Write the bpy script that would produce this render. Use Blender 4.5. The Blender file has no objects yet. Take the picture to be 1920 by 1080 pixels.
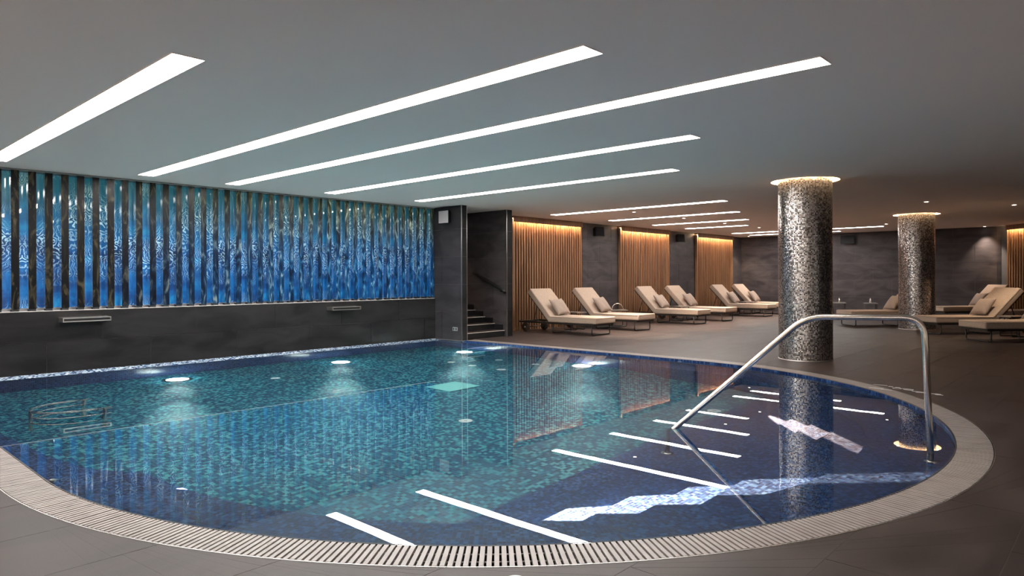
import bpy, bmesh, math, random
from mathutils import Vector, Matrix, noise
random.seed(7)
S = bpy.context.scene
COL = S.collection
PI = math.pi

# ------------------------------------------------------------------ camera, world, exposure
F_PX, YAW, Y0, ROLL = 1277.505, math.radians(42.7023), 519.92, math.radians(-0.2248)
CAM_H = 1.35
fw = Vector((math.cos(YAW), math.sin(YAW), 0)); rt = Vector((math.sin(YAW), -math.cos(YAW), 0)); up = Vector((0, 0, 1))
r2 = rt * math.cos(ROLL) + up * math.sin(ROLL); u2 = -rt * math.sin(ROLL) + up * math.cos(ROLL)
cd = bpy.data.cameras.new('camera'); cam = bpy.data.objects.new('camera', cd); COL.objects.link(cam)
cd.sensor_width = 36; cd.lens = F_PX / 1920 * 36; cd.shift_y = -(540 - Y0) / 1920; cd.clip_end = 200; cd.clip_start = .02
cam.matrix_world = Matrix(((r2.x, u2.x, -fw.x, 0), (r2.y, u2.y, -fw.y, 0), (r2.z, u2.z, -fw.z, CAM_H), (0, 0, 0, 1)))
S.camera = cam
W = bpy.data.worlds.new('world'); S.world = W; W.use_nodes = True
W.node_tree.nodes['Background'].inputs[0].default_value = (.01, .01, .012, 1)
W.node_tree.nodes['Background'].inputs[1].default_value = .2
S.view_settings.view_transform = 'Standard'; S.view_settings.look = 'None'
S.view_settings.gamma = 1; S.view_settings.use_curve_mapping = False
S.view_settings.exposure = 0.95
S.cycles.use_denoising = True
S.cycles.max_bounces = 10; S.cycles.glossy_bounces = 5; S.cycles.transmission_bounces = 6; S.cycles.diffuse_bounces = 5
S.cycles.sample_clamp_indirect = 6
S.cycles.blur_glossy = 0.5

STRIP_E = 20.0       # emission of the ceiling light strips
LED_E = 400.0        # warm led lines over the wood panels
COVE_E = 30.0       # warm rings over the columns
H = 2.90            # ceiling height
WL = -.03           # water level
PD = -1.30          # pool depth
CX, CY, R = 5.65, 5.44, 4.41    # round end of the pool
GW = .26            # grating width
RO = R + GW
BW = 11.53          # feature wall plane
BP = 11.72          # lounger wall plane
AR = 26.2           # far wall plane

# ------------------------------------------------------------------ helpers
class MB:
    def __init__(s): s.v = []; s.f = []; s.uv = []; s.sm = []
    def face(s, pts, uvs=None, smooth=False):
        b = len(s.v); s.v += [tuple(p) for p in pts]; s.f.append(tuple(range(b, b + len(pts))))
        s.uv.append(uvs if uvs else [(0, 0)] * len(pts)); s.sm.append(smooth)
    def box(s, x0, x1, y0, y1, z0, z1, M=None):
        c = [(x0,y0,z0),(x1,y0,z0),(x1,y1,z0),(x0,y1,z0),(x0,y0,z1),(x1,y0,z1),(x1,y1,z1),(x0,y1,z1)]
        if M is not None: c = [tuple(M @ Vector(p)) for p in c]
        dx, dy, dz = x1-x0, y1-y0, z1-z0
        for q, (a, b2) in (((0,3,2,1),(dy,dx)), ((4,5,6,7),(dx,dy)), ((0,1,5,4),(dx,dz)), ((1,2,6,5),(dy,dz)), ((2,3,7,6),(dx,dz)), ((3,0,4,7),(dy,dz))):
            s.face([c[i] for i in q], [(0,0),(a,0),(a,b2),(0,b2)])
        return s
    def prism(s, poly, z0, z1, bottom=False):
        s.face([(p[0], p[1], z1) for p in poly], [(p[0], p[1]) for p in poly])
        n = len(poly)
        for i in range(n):
            a, b = poly[i], poly[(i+1) % n]
            s.face([(a[0],a[1],z0),(b[0],b[1],z0),(b[0],b[1],z1),(a[0],a[1],z1)], [(0,0)]*4)
        if bottom: s.face([(p[0], p[1], z0) for p in reversed(poly)], [(p[0], p[1]) for p in reversed(poly)])
        return s
    def tube(s, pts, r, seg=12, closed=False, caps=True):
        P = [Vector(p) for p in pts]; n = len(P); rings = []; prev = None
        for i in range(n):
            if closed: t = P[(i+1) % n] - P[i-1]
            else: t = P[min(i+1, n-1)] - P[max(i-1, 0)]
            t.normalize()
            if prev is None:
                a = Vector((0,0,1)) if abs(t.z) < .9 else Vector((1,0,0)); x = t.cross(a).normalized()
            else: x = (prev - t * prev.dot(t)).normalized()
            prev = x; y = t.cross(x)
            rings.append([P[i] + (x*math.cos(2*PI*k/seg) + y*math.sin(2*PI*k/seg)) * r for k in range(seg)])
        b = len(s.v)
        for rg in rings: s.v += [tuple(p) for p in rg]
        m = n if closed else n-1
        for i in range(m):
            for k in range(seg):
                j = (i+1) % n; l = (k+1) % seg
                s.f.append((b+i*seg+k, b+i*seg+l, b+j*seg+l, b+j*seg+k)); s.uv.append([(0,0)]*4); s.sm.append(True)
        if caps and not closed:
            s.f.append(tuple(b+k for k in reversed(range(seg)))); s.uv.append([(0,0)]*seg); s.sm.append(False)
            s.f.append(tuple(b+(n-1)*seg+k for k in range(seg))); s.uv.append([(0,0)]*seg); s.sm.append(False)
        return s
    def lathe(s, prof, seg=32, c=(0,0,0), axis='z'):
        b = len(s.v)
        for (r, z) in prof:
            for k in range(seg):
                a = 2*PI*k/seg; x, y = r*math.cos(a), r*math.sin(a)
                p = {'z': (x,y,z), 'x': (z,x,y), 'y': (y,z,x)}[axis]
                s.v.append((c[0]+p[0], c[1]+p[1], c[2]+p[2]))
        for i in range(len(prof)-1):
            for k in range(seg):
                l = (k+1) % seg; u0, u1 = k/seg, (k+1)/seg
                s.f.append((b+i*seg+k, b+i*seg+l, b+(i+1)*seg+l, b+(i+1)*seg+k))
                cr = 2*PI*prof[0][0]
                s.uv.append([(u0*cr,prof[i][1]),(u1*cr,prof[i][1]),(u1*cr,prof[i+1][1]),(u0*cr,prof[i+1][1])]); s.sm.append(True)
        return s
    def build(s, name, m, parent=None, merge=False):
        me = bpy.data.meshes.new(name); me.from_pydata(s.v, [], s.f)
        ul = me.uv_layers.new(name='UVMap'); i = 0; flat = []
        for u in s.uv:
            for c in u: flat += [c[0], c[1]]
        ul.data.foreach_set('uv', flat); me.polygons.foreach_set('use_smooth', s.sm)
        if m: me.materials.append(m)
        me.update()
        o = bpy.data.objects.new(name, me); COL.objects.link(o); o.parent = parent
        return o

def tag(o, label=None, cat=None, group=None, kind=None):
    if label: o['label'] = label
    if cat: o['category'] = cat
    if group: o['group'] = group
    if kind: o['kind'] = kind
    return o
def empty(name, loc=(0,0,0), rz=0):
    o = bpy.data.objects.new(name, None); COL.objects.link(o); o.location = loc; o.rotation_euler.z = rz
    o.empty_display_size = .1
    return o
def copy_tree(o, parent=None):
    c = o.copy(); COL.objects.link(c); c.parent = parent
    for ch in list(o.children): copy_tree(ch, c)
    return c
def inst(name, mesh, parent, loc, rz=0):
    o = bpy.data.objects.new(name, mesh); COL.objects.link(o); o.parent = parent; o.location = loc; o.rotation_euler.z = rz
    return o
def bevel(o, w, seg=2):
    m = o.modifiers.new('bevel', 'BEVEL'); m.width = w; m.segments = seg; m.limit_method = 'ANGLE'
    return o

# convex clipping: pieces of a polygon outside a convex region
def clip(poly, a, b, keep_left=True):
    out = []; n = len(poly); sg = 1 if keep_left else -1
    d = lambda p: sg * ((b[0]-a[0])*(p[1]-a[1]) - (b[1]-a[1])*(p[0]-a[0]))
    for i in range(n):
        p, q = poly[i], poly[(i+1) % n]; dp, dq = d(p), d(q)
        if dp >= 0: out.append(p)
        if (dp > 0 and dq < 0) or (dp < 0 and dq > 0):
            t = dp/(dp-dq); out.append((p[0]+(q[0]-p[0])*t, p[1]+(q[1]-p[1])*t))
    if len(out) < 3: return []
    ar = abs(sum(out[i][0]*out[(i+1) % len(out)][1]-out[(i+1) % len(out)][0]*out[i][1] for i in range(len(out))))/2
    return out if ar > 1e-6 else []
def outside(poly, conv):
    rem = poly; out = []
    for i in range(len(conv)):
        a, b = conv[i], conv[(i+1) % len(conv)]
        o = clip(rem, a, b, False)
        if o: out.append(o)
        rem = clip(rem, a, b, True)
        if not rem: return [poly]
    return out
def inside(poly, conv):
    rem = poly
    for i in range(len(conv)):
        rem = clip(rem, conv[i], conv[(i+1) % len(conv)], True)
        if not rem: return []
    return rem
def ushape(r, top, seg=96):     # counter-clockwise convex outline of the pool offset to radius r
    pts = [(CX-r, top), (CX-r, CY)]
    for k in range(1, seg): a = PI + PI*k/seg; pts.append((CX+r*math.cos(a), CY+r*math.sin(a)))
    return pts + [(CX+r, CY), (CX+r, top)]

# ------------------------------------------------------------------ materials
def mat(name):
    m = bpy.data.materials.new(name); m.use_nodes = True; nt = m.node_tree
    b = nt.nodes['Principled BSDF']
    return m, nt, b
def N(nt, t, **k):
    n = nt.nodes.new(t)
    for a, v in k.items():
        if a.startswith('i_'): n.inputs[int(a[2:])].default_value = v
        else: setattr(n, a, v)
    return n
def simple(name, col, rough=.5, metal=0, emit=None, es=0, spec=.5, coat=0):
    m, nt, b = mat(name); b.inputs['Base Color'].default_value = (*col, 1); b.inputs['Roughness'].default_value = rough
    b.inputs['Metallic'].default_value = metal; b.inputs['Specular IOR Level'].default_value = spec
    b.inputs['Coat Weight'].default_value = coat
    if emit: b.inputs['Emission Color'].default_value = (*emit, 1); b.inputs['Emission Strength'].default_value = es
    return m
def ramp(nt, stops, interp='LINEAR'):
    r = nt.nodes.new('ShaderNodeValToRGB'); r.color_ramp.interpolation = interp; e = r.color_ramp.elements
    while len(e) < len(stops): e.new(.5)
    for i, (p, c) in enumerate(stops): e[i].position = p; e[i].color = (*c, 1)
    return r
def noisy(name, c0, c1, scale=(1,1,1), rough=(.4,.6), detail=6, bump=.1, nscale=3, metal=0, distort=0, spec=.5, fine=0, coords='pos'):
    m, nt, b = mat(name); L = nt.links.new
    if coords == 'pos': src = N(nt, 'ShaderNodeNewGeometry').outputs['Position']
    else: src = N(nt, 'ShaderNodeTexCoord').outputs['Object']
    mp = N(nt, 'ShaderNodeMapping'); mp.inputs['Scale'].default_value = scale; L(src, mp.inputs[0])
    nz = N(nt, 'ShaderNodeTexNoise'); nz.inputs['Scale'].default_value = nscale; nz.inputs['Detail'].default_value = detail; nz.inputs['Distortion'].default_value = distort
    L(mp.outputs[0], nz.inputs['Vector'])
    rp = ramp(nt, [(.32, c0), (.68, c1)]); L(nz.outputs[0], rp.inputs[0]); L(rp.outputs[0], b.inputs['Base Color'])
    mr = N(nt, 'ShaderNodeMapRange'); mr.inputs[3].default_value = rough[0]; mr.inputs[4].default_value = rough[1]; L(nz.outputs[0], mr.inputs[0]); L(mr.outputs[0], b.inputs['Roughness'])
    b.inputs['Metallic'].default_value = metal; b.inputs['Specular IOR Level'].default_value = spec
    if bump:
        bp = N(nt, 'ShaderNodeBump'); bp.inputs['Strength'].default_value = bump; bp.inputs['Distance'].default_value = .01
        if fine:
            n2 = N(nt, 'ShaderNodeTexNoise'); n2.inputs['Scale'].default_value = fine; L(src, n2.inputs['Vector']); L(n2.outputs[0], bp.inputs['Height'])
        else: L(nz.outputs[0], bp.inputs['Height'])
        L(bp.outputs[0], b.inputs['Normal'])
    return m
def mosaic(name, cols, size, grout, rough=.2, metal=0, tilt=.0, gw=.06, spec=.5, aspect=1, clump=0, coat=0):
    m, nt, b = mat(name); b.inputs['Coat Weight'].default_value = coat; b.inputs['Coat Roughness'].default_value = .10; L = nt.links.new
    uv = N(nt, 'ShaderNodeUVMap'); uv.uv_map = 'UVMap'
    sc = N(nt, 'ShaderNodeVectorMath', operation='MULTIPLY'); sc.inputs[1].default_value = (1/size/aspect, 1/size, 1); L(uv.outputs[0], sc.inputs[0])
    fl = N(nt, 'ShaderNodeVectorMath', operation='FLOOR'); L(sc.outputs[0], fl.inputs[0])
    fr = N(nt, 'ShaderNodeVectorMath', operation='FRACTION'); L(sc.outputs[0], fr.inputs[0])
    wn = N(nt, 'ShaderNodeTexWhiteNoise', noise_dimensions='3D'); L(fl.outputs[0], wn.inputs['Vector'])
    val = wn.outputs['Value']
    if clump:
        cn = N(nt, 'ShaderNodeTexNoise'); cn.inputs['Scale'].default_value = .22; cn.inputs['Detail'].default_value = 3; L(fl.outputs[0], cn.inputs['Vector'])
        mx = N(nt, 'ShaderNodeMix'); mx.data_type = 'FLOAT'; mx.inputs[0].default_value = clump; L(val, mx.inputs[2]); L(cn.outputs[0], mx.inputs[3]); val = mx.outputs[0]
    rp = ramp(nt, [(i/len(cols), c) for i, c in enumerate(cols)], 'CONSTANT'); L(val, rp.inputs[0])
    sx = N(nt, 'ShaderNodeSeparateXYZ'); L(fr.outputs[0], sx.inputs[0])
    def edge(o):
        a = N(nt, 'ShaderNodeMath', operation='SUBTRACT'); L(o, a.inputs[0]); a.inputs[1].default_value = .5
        c = N(nt, 'ShaderNodeMath', operation='ABSOLUTE'); L(a.outputs[0], c.inputs[0]); return c.outputs[0]
    mxx = N(nt, 'ShaderNodeMath', operation='MAXIMUM'); L(edge(sx.outputs[0]), mxx.inputs[0]); L(edge(sx.outputs[1]), mxx.inputs[1])
    gt = N(nt, 'ShaderNodeMath', operation='GREATER_THAN'); L(mxx.outputs[0], gt.inputs[0]); gt.inputs[1].default_value = .5 - gw
    mc = N(nt, 'ShaderNodeMix'); mc.data_type = 'RGBA'; L(gt.outputs[0], mc.inputs[0]); L(rp.outputs[0], mc.inputs[6]); mc.inputs[7].default_value = (*grout, 1)
    L(mc.outputs[2], b.inputs['Base Color'])
    b.inputs['Metallic'].default_value = metal; b.inputs['Specular IOR Level'].default_value = spec
    rr = N(nt, 'ShaderNodeMath', operation='MULTIPLY_ADD'); L(gt.outputs[0], rr.inputs[0]); rr.inputs[1].default_value = .5; rr.inputs[2].default_value = rough; L(rr.outputs[0], b.inputs['Roughness'])
    if metal:
        mm = N(nt, 'ShaderNodeMath', operation='MULTIPLY_ADD'); L(gt.outputs[0], mm.inputs[0]); mm.inputs[1].default_value = -metal; mm.inputs[2].default_value = metal; L(mm.outputs[0], b.inputs['Metallic'])
    if tilt:
        ge = N(nt, 'ShaderNodeNewGeometry')
        s1 = N(nt, 'ShaderNodeVectorMath', operation='SUBTRACT'); L(wn.outputs['Color'], s1.inputs[0]); s1.inputs[1].default_value = (.5,.5,.5)
        s2 = N(nt, 'ShaderNodeVectorMath', operation='SCALE'); L(s1.outputs[0], s2.inputs[0]); s2.inputs['Scale'].default_value = tilt
        s3 = N(nt, 'ShaderNodeVectorMath', operation='ADD'); L(s2.outputs[0], s3.inputs[0]); L(ge.outputs['Normal'], s3.inputs[1])
        s4 = N(nt, 'ShaderNodeVectorMath', operation='NORMALIZE'); L(s3.outputs[0], s4.inputs[0]); L(s4.outputs[0], b.inputs['Normal'])
    return m
def lamp_mat(name, col, s):
    m = bpy.data.materials.new(name); m.use_nodes = True; nt = m.node_tree; nt.nodes.clear()
    e = nt.nodes.new('ShaderNodeEmission'); e.inputs[0].default_value = (*col, 1); e.inputs[1].default_value = s
    o = nt.nodes.new('ShaderNodeOutputMaterial'); nt.links.new(e.outputs[0], o.inputs[0]); return m

M = {}
M['ceiling'] = simple('ceiling paint', (.95, .82, .745), .9, spec=.2)
M['floor'] = noisy('deck tile', (.030, .0205, .0185), (.060, .043, .0385), scale=(.5, 1.3, 1), rough=(.38, .55), nscale=2.2, distort=.6, bump=.05, fine=120, spec=.2)
M['bed'] = simple('grout', (.10, .083, .076), .8)
M['wall'] = noisy('dark stone tile', (.007, .0065, .007), (.018, .0165, .0175), scale=(.8, .8, 2.2), rough=(.38, .55), nscale=1.8, distort=.8, bump=.04, spec=.14)
M['wallbed'] = simple('wall grout', (.10, .092, .092), .8)
M['wallfar'] = noisy('brown stone tile', (.038, .032, .034), (.078, .066, .068), scale=(.8, .8, 2.2), rough=(.4, .55), nscale=1.8, distort=.8, bump=.04, spec=.2)
M['wallmid'] = noisy('charcoal stone tile', (.018, .0165, .019), (.040, .036, .040), scale=(.8, .8, 2.2), rough=(.4, .55), nscale=1.8, distort=.8, bump=.04, spec=.18)
M['trim'] = simple('brushed steel trim', (.62, .60, .60), .3, 1)
M['steel'] = simple('polished stainless steel', (.80, .72, .63), .2, 1)
M['steel_satin'] = simple('satin steel', (.60, .56, .53), .33, 1)
M['black'] = simple('black powder coat', (.010, .009, .009), .45)
M['frame'] = simple('dark bronze frame', (.022, .017, .014), .4)
M['plate'] = simple('grey plastic', (.22, .22, .23), .5)
M['speaker'] = simple('black plastic', (.005, .005, .006), .5, spec=.15)
M['grille'] = simple('grey grille', (.40, .37, .38), .6)
M['cream'] = noisy('beige cushion fabric', (.36, .268, .208), (.44, .338, .268), nscale=40, rough=(.8, .95), bump=.15, spec=.15, coords='obj')
M['pillow'] = noisy('taupe pillow fabric', (.28, .21, .172), (.35, .272, .228), nscale=60, rough=(.8, .95), bump=.2, spec=.15, coords='obj')
M['wheel'] = simple('dark wooden wheel', (.03, .018, .012), .5)
M['slat'] = noisy('grating plastic', (.25, .215, .20), (.32, .28, .26), nscale=9, rough=(.35, .5), bump=0)
M['gutter'] = simple('gutter dark', (.02, .018, .017), .7)
M['wood'] = noisy('oiled oak', (.165, .078, .037), (.29, .15, .074), scale=(6, 6, .5), rough=(.45, .6), nscale=2.5, distort=.4, bump=.05)
M['woodback'] = noisy('dark oak backing', (.016, .007, .004), (.03, .014, .007), scale=(4, 4, .4), rough=(.6, .7), nscale=2, bump=0)
M['col'] = mosaic('silver mosaic', [(.14,.12,.11),(.66,.60,.57),(.42,.37,.35),(.88,.83,.80),(.28,.24,.23),(.74,.68,.65),(.54,.49,.46)], .021, (.035,.03,.03), rough=.24, metal=.9, tilt=.13, gw=.08)
M['pfloor'] = mosaic('teal mosaic', [(.0015,.025,.068),(.005,.066,.125),(.016,.140,.19),(.002,.040,.092),(.055,.25,.28),(.004,.050,.105)], .038, (.02,.09,.14), rough=.22, gw=.04, clump=.2, tilt=.06, spec=.5, coat=.3)
M['pwall'] = mosaic('navy mosaic', [(.004,.010,.045),(.008,.026,.095),(.018,.05,.15),(.005,.014,.06),(.035,.085,.20),(.010,.03,.11)], .027, (.022,.042,.085), rough=.25, gw=.06, tilt=.06, spec=.3)
M['rim'] = mosaic('glitter rim mosaic', [(.35,.50,.60),(.02,.05,.14),(.70,.75,.80),(.08,.14,.28),(.5,.6,.7)], .03, (.1,.12,.2), rough=.12, tilt=.2)
M['strip'] = lamp_mat('light diffuser', (1, .96, .91), STRIP_E)
M['led'] = lamp_mat('warm led', (1, .68, .38), LED_E)
M['cove'] = lamp_mat('warm cove light', (1, .72, .40), COVE_E)
M['down'] = lamp_mat('downlight lens', (1, .9, .75), 12)
M['uw'] = lamp_mat('underwater lens', (.80, 1, .95), 40)
M['white'] = simple('white paint', (.75, .75, .74), .5)
M['jet'] = simple('white nozzle plate', (.75, .85, .85), .3, emit=(.6,.95,1), es=0)

def water():
    m, nt, b = mat('pool water'); L = nt.links.new
    nt.nodes.remove(b); out = nt.nodes['Material Output']
    g = N(nt, 'ShaderNodeBsdfGlass'); g.inputs['Color'].default_value = (.93, .985, 1, 1); g.inputs['Roughness'].default_value = 0; g.inputs['IOR'].default_value = 1.333
    ge = N(nt, 'ShaderNodeNewGeometry')
    n1 = N(nt, 'ShaderNodeTexNoise'); n1.inputs['Scale'].default_value = 1.3; n1.inputs['Detail'].default_value = 2; L(ge.outputs['Position'], n1.inputs['Vector'])
    bp = N(nt, 'ShaderNodeBump'); bp.inputs['Strength'].default_value = .006; bp.inputs['Distance'].default_value = .05; L(n1.outputs[0], bp.inputs['Height'])
    L(bp.outputs[0], g.inputs['Normal']); L(g.outputs[0], out.inputs[0]); return m
M['water'] = water()

def art():
    m, nt, b = mat('printed water glass'); L = nt.links.new
    uv = N(nt, 'ShaderNodeUVMap'); uv.uv_map = 'UVMap'
    sp = N(nt, 'ShaderNodeSeparateXYZ'); L(uv.outputs[0], sp.inputs[0])
    pp = N(nt, 'ShaderNodeMath', operation='PINGPONG'); L(sp.outputs[0], pp.inputs[0]); pp.inputs[1].default_value = .8
    cb = N(nt, 'ShaderNodeCombineXYZ'); L(pp.outputs[0], cb.inputs[0]); L(sp.outputs[1], cb.inputs[1])
    wp = N(nt, 'ShaderNodeTexNoise'); wp.inputs['Scale'].default_value = 1.6; wp.inputs['Detail'].default_value = 4; L(cb.outputs[0], wp.inputs['Vector'])
    s1 = N(nt, 'ShaderNodeVectorMath', operation='MULTIPLY_ADD'); L(wp.outputs['Color'], s1.inputs[0]); s1.inputs[1].default_value = (1.1, 1.1, 0); L(cb.outputs[0], s1.inputs[2])
    w1 = N(nt, 'ShaderNodeTexWave'); w1.inputs['Scale'].default_value = 7.5; w1.inputs['Distortion'].default_value = 5; w1.inputs['Detail'].default_value = 4; w1.inputs['Detail Scale'].default_value = 1.6; L(s1.outputs[0], w1.inputs['Vector'])
    vn = ramp(nt, [(.55, (0,0,0)), (.97, (1,1,1))]); L(w1.outputs[0], vn.inputs[0])
    n2 = N(nt, 'ShaderNodeTexNoise'); n2.inputs['Scale'].default_value = 2.6; n2.inputs['Detail'].default_value = 5; L(s1.outputs[0], n2.inputs['Vector'])
    base = ramp(nt, [(.28, (.001,.010,.045)), (.42, (.002,.04,.15)), (.56, (.004,.10,.29)), (.72, (.012,.22,.42)), (.85,(.05,.38,.5))]); L(n2.outputs[0], base.inputs[0])
    msk = ramp(nt, [(.44, (0,0,0)), (.60, (1,1,1))])
    n3 = N(nt, 'ShaderNodeTexNoise'); n3.inputs['Scale'].default_value = 1.1; n3.inputs['Detail'].default_value = 3; L(cb.outputs[0], n3.inputs['Vector']); L(n3.outputs[0], msk.inputs[0])
    mk = N(nt, 'ShaderNodeMath', operation='MULTIPLY'); L(vn.outputs[0], mk.inputs[0]); L(msk.outputs[0], mk.inputs[1])
    c1 = N(nt, 'ShaderNodeMix'); c1.data_type = 'RGBA'; L(mk.outputs[0], c1.inputs[0]); L(base.outputs[0], c1.inputs[6]); c1.inputs[7].default_value = (.42, .68, .82, 1)
    # greener towards the top of the print
    mr = N(nt, 'ShaderNodeMapRange'); mr.inputs[1].default_value = .85; mr.inputs[2].default_value = 1.75; mr.inputs[4].default_value = .92; L(sp.outputs[1], mr.inputs[0])
    c2 = N(nt, 'ShaderNodeMix'); c2.data_type = 'RGBA'; c2.blend_type = 'MIX'; L(mr.outputs[0], c2.inputs[0]); L(c1.outputs[2], c2.inputs[6])
    gr = N(nt, 'ShaderNodeMix'); gr.data_type = 'RGBA'; L(mk.outputs[0], gr.inputs[0]); gr.inputs[6].default_value = (.012, .085, .10, 1); gr.inputs[7].default_value = (.30, .42, .36, 1); L(gr.outputs[2], c2.inputs[7])
    L(c2.outputs[2], b.inputs['Base Color']); L(c2.outputs[2], b.inputs['Emission Color']); b.inputs['Emission Strength'].default_value = .45
    b.inputs['Roughness'].default_value = .5; b.inputs['Coat Weight'].default_value = 1; b.inputs['Coat Roughness'].default_value = .02
    return m
M['art'] = art()
def finmat():
    m, nt, b = mat('dark mirror fin'); b.inputs['Base Color'].default_value = (.62, .64, .66, 1); b.inputs['Metallic'].default_value = 1; b.inputs['Roughness'].default_value = .09
    return m
M['fin'] = finmat()
def finrefl():
    m, nt, b = mat('fin face with painted reflection'); L = nt.links.new
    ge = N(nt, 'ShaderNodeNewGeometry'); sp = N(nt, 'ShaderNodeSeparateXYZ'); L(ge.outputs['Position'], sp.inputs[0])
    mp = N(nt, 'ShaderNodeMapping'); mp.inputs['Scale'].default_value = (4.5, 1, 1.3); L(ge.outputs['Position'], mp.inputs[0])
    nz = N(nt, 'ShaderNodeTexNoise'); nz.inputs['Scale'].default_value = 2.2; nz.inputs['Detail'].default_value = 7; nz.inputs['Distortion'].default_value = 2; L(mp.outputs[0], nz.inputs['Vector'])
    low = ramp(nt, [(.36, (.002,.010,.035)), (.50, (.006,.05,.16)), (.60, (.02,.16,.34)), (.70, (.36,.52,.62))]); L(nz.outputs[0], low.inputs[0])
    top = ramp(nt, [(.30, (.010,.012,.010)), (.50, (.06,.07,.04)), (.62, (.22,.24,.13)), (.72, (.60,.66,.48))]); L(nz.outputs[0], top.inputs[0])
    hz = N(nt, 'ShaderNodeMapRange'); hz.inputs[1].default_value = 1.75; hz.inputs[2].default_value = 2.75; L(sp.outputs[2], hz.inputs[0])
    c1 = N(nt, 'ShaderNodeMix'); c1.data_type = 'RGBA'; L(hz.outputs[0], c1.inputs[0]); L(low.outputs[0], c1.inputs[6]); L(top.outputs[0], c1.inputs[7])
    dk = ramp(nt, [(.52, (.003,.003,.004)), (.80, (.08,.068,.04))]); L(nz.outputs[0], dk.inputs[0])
    fx = N(nt, 'ShaderNodeMapRange'); fx.inputs[1].default_value = 3.4; fx.inputs[2].default_value = 8.2; fx.inputs[4].default_value = .72; L(sp.outputs[0], fx.inputs[0])  # mirrored artwork painted into the fin fronts, stronger along the wall
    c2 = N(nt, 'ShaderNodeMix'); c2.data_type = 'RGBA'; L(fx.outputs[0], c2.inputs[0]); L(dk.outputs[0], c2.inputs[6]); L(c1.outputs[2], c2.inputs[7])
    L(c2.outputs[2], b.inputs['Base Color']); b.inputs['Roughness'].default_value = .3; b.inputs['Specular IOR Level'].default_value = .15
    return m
M['finfront'] = finrefl()
M['finfoot'] = simple('fin foot', (.01, .01, .012), .6)

# ------------------------------------------------------------------ floor
X0, X1, Y0F, Y1F = -4.0, AR, -4.0, BP
UO = ushape(RO, BW + .02)
bed = MB()
rect = [(X0, Y0F), (X1, Y0F), (X1, Y1F + 1.8), (X0, Y1F + 1.8)]
for pc in outside(rect, UO): bed.prism(pc, -.15, -.0012)
floor = bed.build('floor', M['bed']); tag(floor, 'dark brown stone tiled deck around the pool', 'floor', kind='structure')
TL, TH_, J = 1.40, .64, .0016
tiles = []
j = 0
ny0 = math.floor((Y0F - 1.11) / TH_); ny1 = math.ceil((Y1F - 1.11) / TH_)
for jr in range(ny0, ny1 + 1):
    y0 = 1.11 + jr * TH_; y1 = y0 + TH_; off = 3.40 + (0 if (jr % 2) else .7)
    n0 = math.floor((X0 - off) / TL); n1 = math.ceil((X1 - off) / TL)
    for i in range(n0, n1 + 1):
        x0 = off + i * TL; a0, a1 = max(x0, X0) + J, min(x0 + TL, X1) - J; b0, b1 = max(y0, Y0F) + J, min(y1, Y1F) - J
        if a1 - a0 < .05 or b1 - b0 < .05: continue
        pcs = outside([(a0, b0), (a1, b0), (a1, b1), (a0, b1)], UO)
        pcs = [p for p in pcs if not (all(v[1] > CY for v in p) and all(abs(v[0] - CX) < RO + .001 for v in p))]
        if not pcs: continue
        cx, cy = (a0 + a1) / 2, (b0 + b1) / 2
        d = Vector((cx, cy, 0)); z = d.dot(fw); x = d.dot(rt)
        vis = z > .5 and abs(x / z) < 1.1
        tiles.append(((0 if vis else 1), d.length, pcs))
tiles.sort(key=lambda t: (t[0], t[1]))
rest = MB()
for k, (v, d, pcs) in enumerate(tiles):
    if k < 290:
        t = MB()
        for p in pcs: t.prism(p, -.006, random.uniform(-.0004, .0004))
        t.build('tile', M['floor'], floor)
    else:
        for p in pcs: rest.prism(p, -.006, 0)
if rest.f: tag(rest.build('far_tiles', M['floor'], floor), kind='stuff')

# ------------------------------------------------------------------ ceiling with two round openings
COLS = [(11.43, 4.03), (19.67, 4.18)]; CR, HR = .41, .52
def circ(c, r, n=64): return [(c[0] + r*math.cos(2*PI*k/n), c[1] + r*math.sin(2*PI*k/n)) for k in range(n)]
cl = MB()
cuts = sorted([X0, COLS[0][0]-1, COLS[0][0]+1, COLS[1][0]-1, COLS[1][0]+1, X1])
for i in range(5):
    a0, a1 = cuts[i], cuts[i+1]
    q = [(a0, Y0F), (a1, Y0F), (a1, Y1F + 1.8), (a0, Y1F + 1.8)]
    pcs = outside(q, circ(COLS[0] if i == 1 else COLS[1], HR)) if i in (1, 3) else [q]
    for p in pcs:
        cl.face([(v[0], v[1], H) for v in reversed(p)]); cl.face([(v[0], v[1], H + .3) for v in p])
for c in COLS:      # the sides of each opening
    ci = circ(c, HR)
    for k in range(64):
        a, b = ci[k], ci[(k+1) % 64]
        cl.face([(a[0],a[1],H),(b[0],b[1],H),(b[0],b[1],H+.3),(a[0],a[1],H+.3)])
ceiling = tag(cl.build('ceiling', M['ceiling']), 'smooth light grey painted ceiling', 'ceiling', kind='structure')
for c in COLS:
    lid = MB(); lid.face([(v[0], v[1], H + .12) for v in reversed(circ(c, HR))]); lid.build('recess_lid', M['ceiling'], ceiling)

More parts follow.
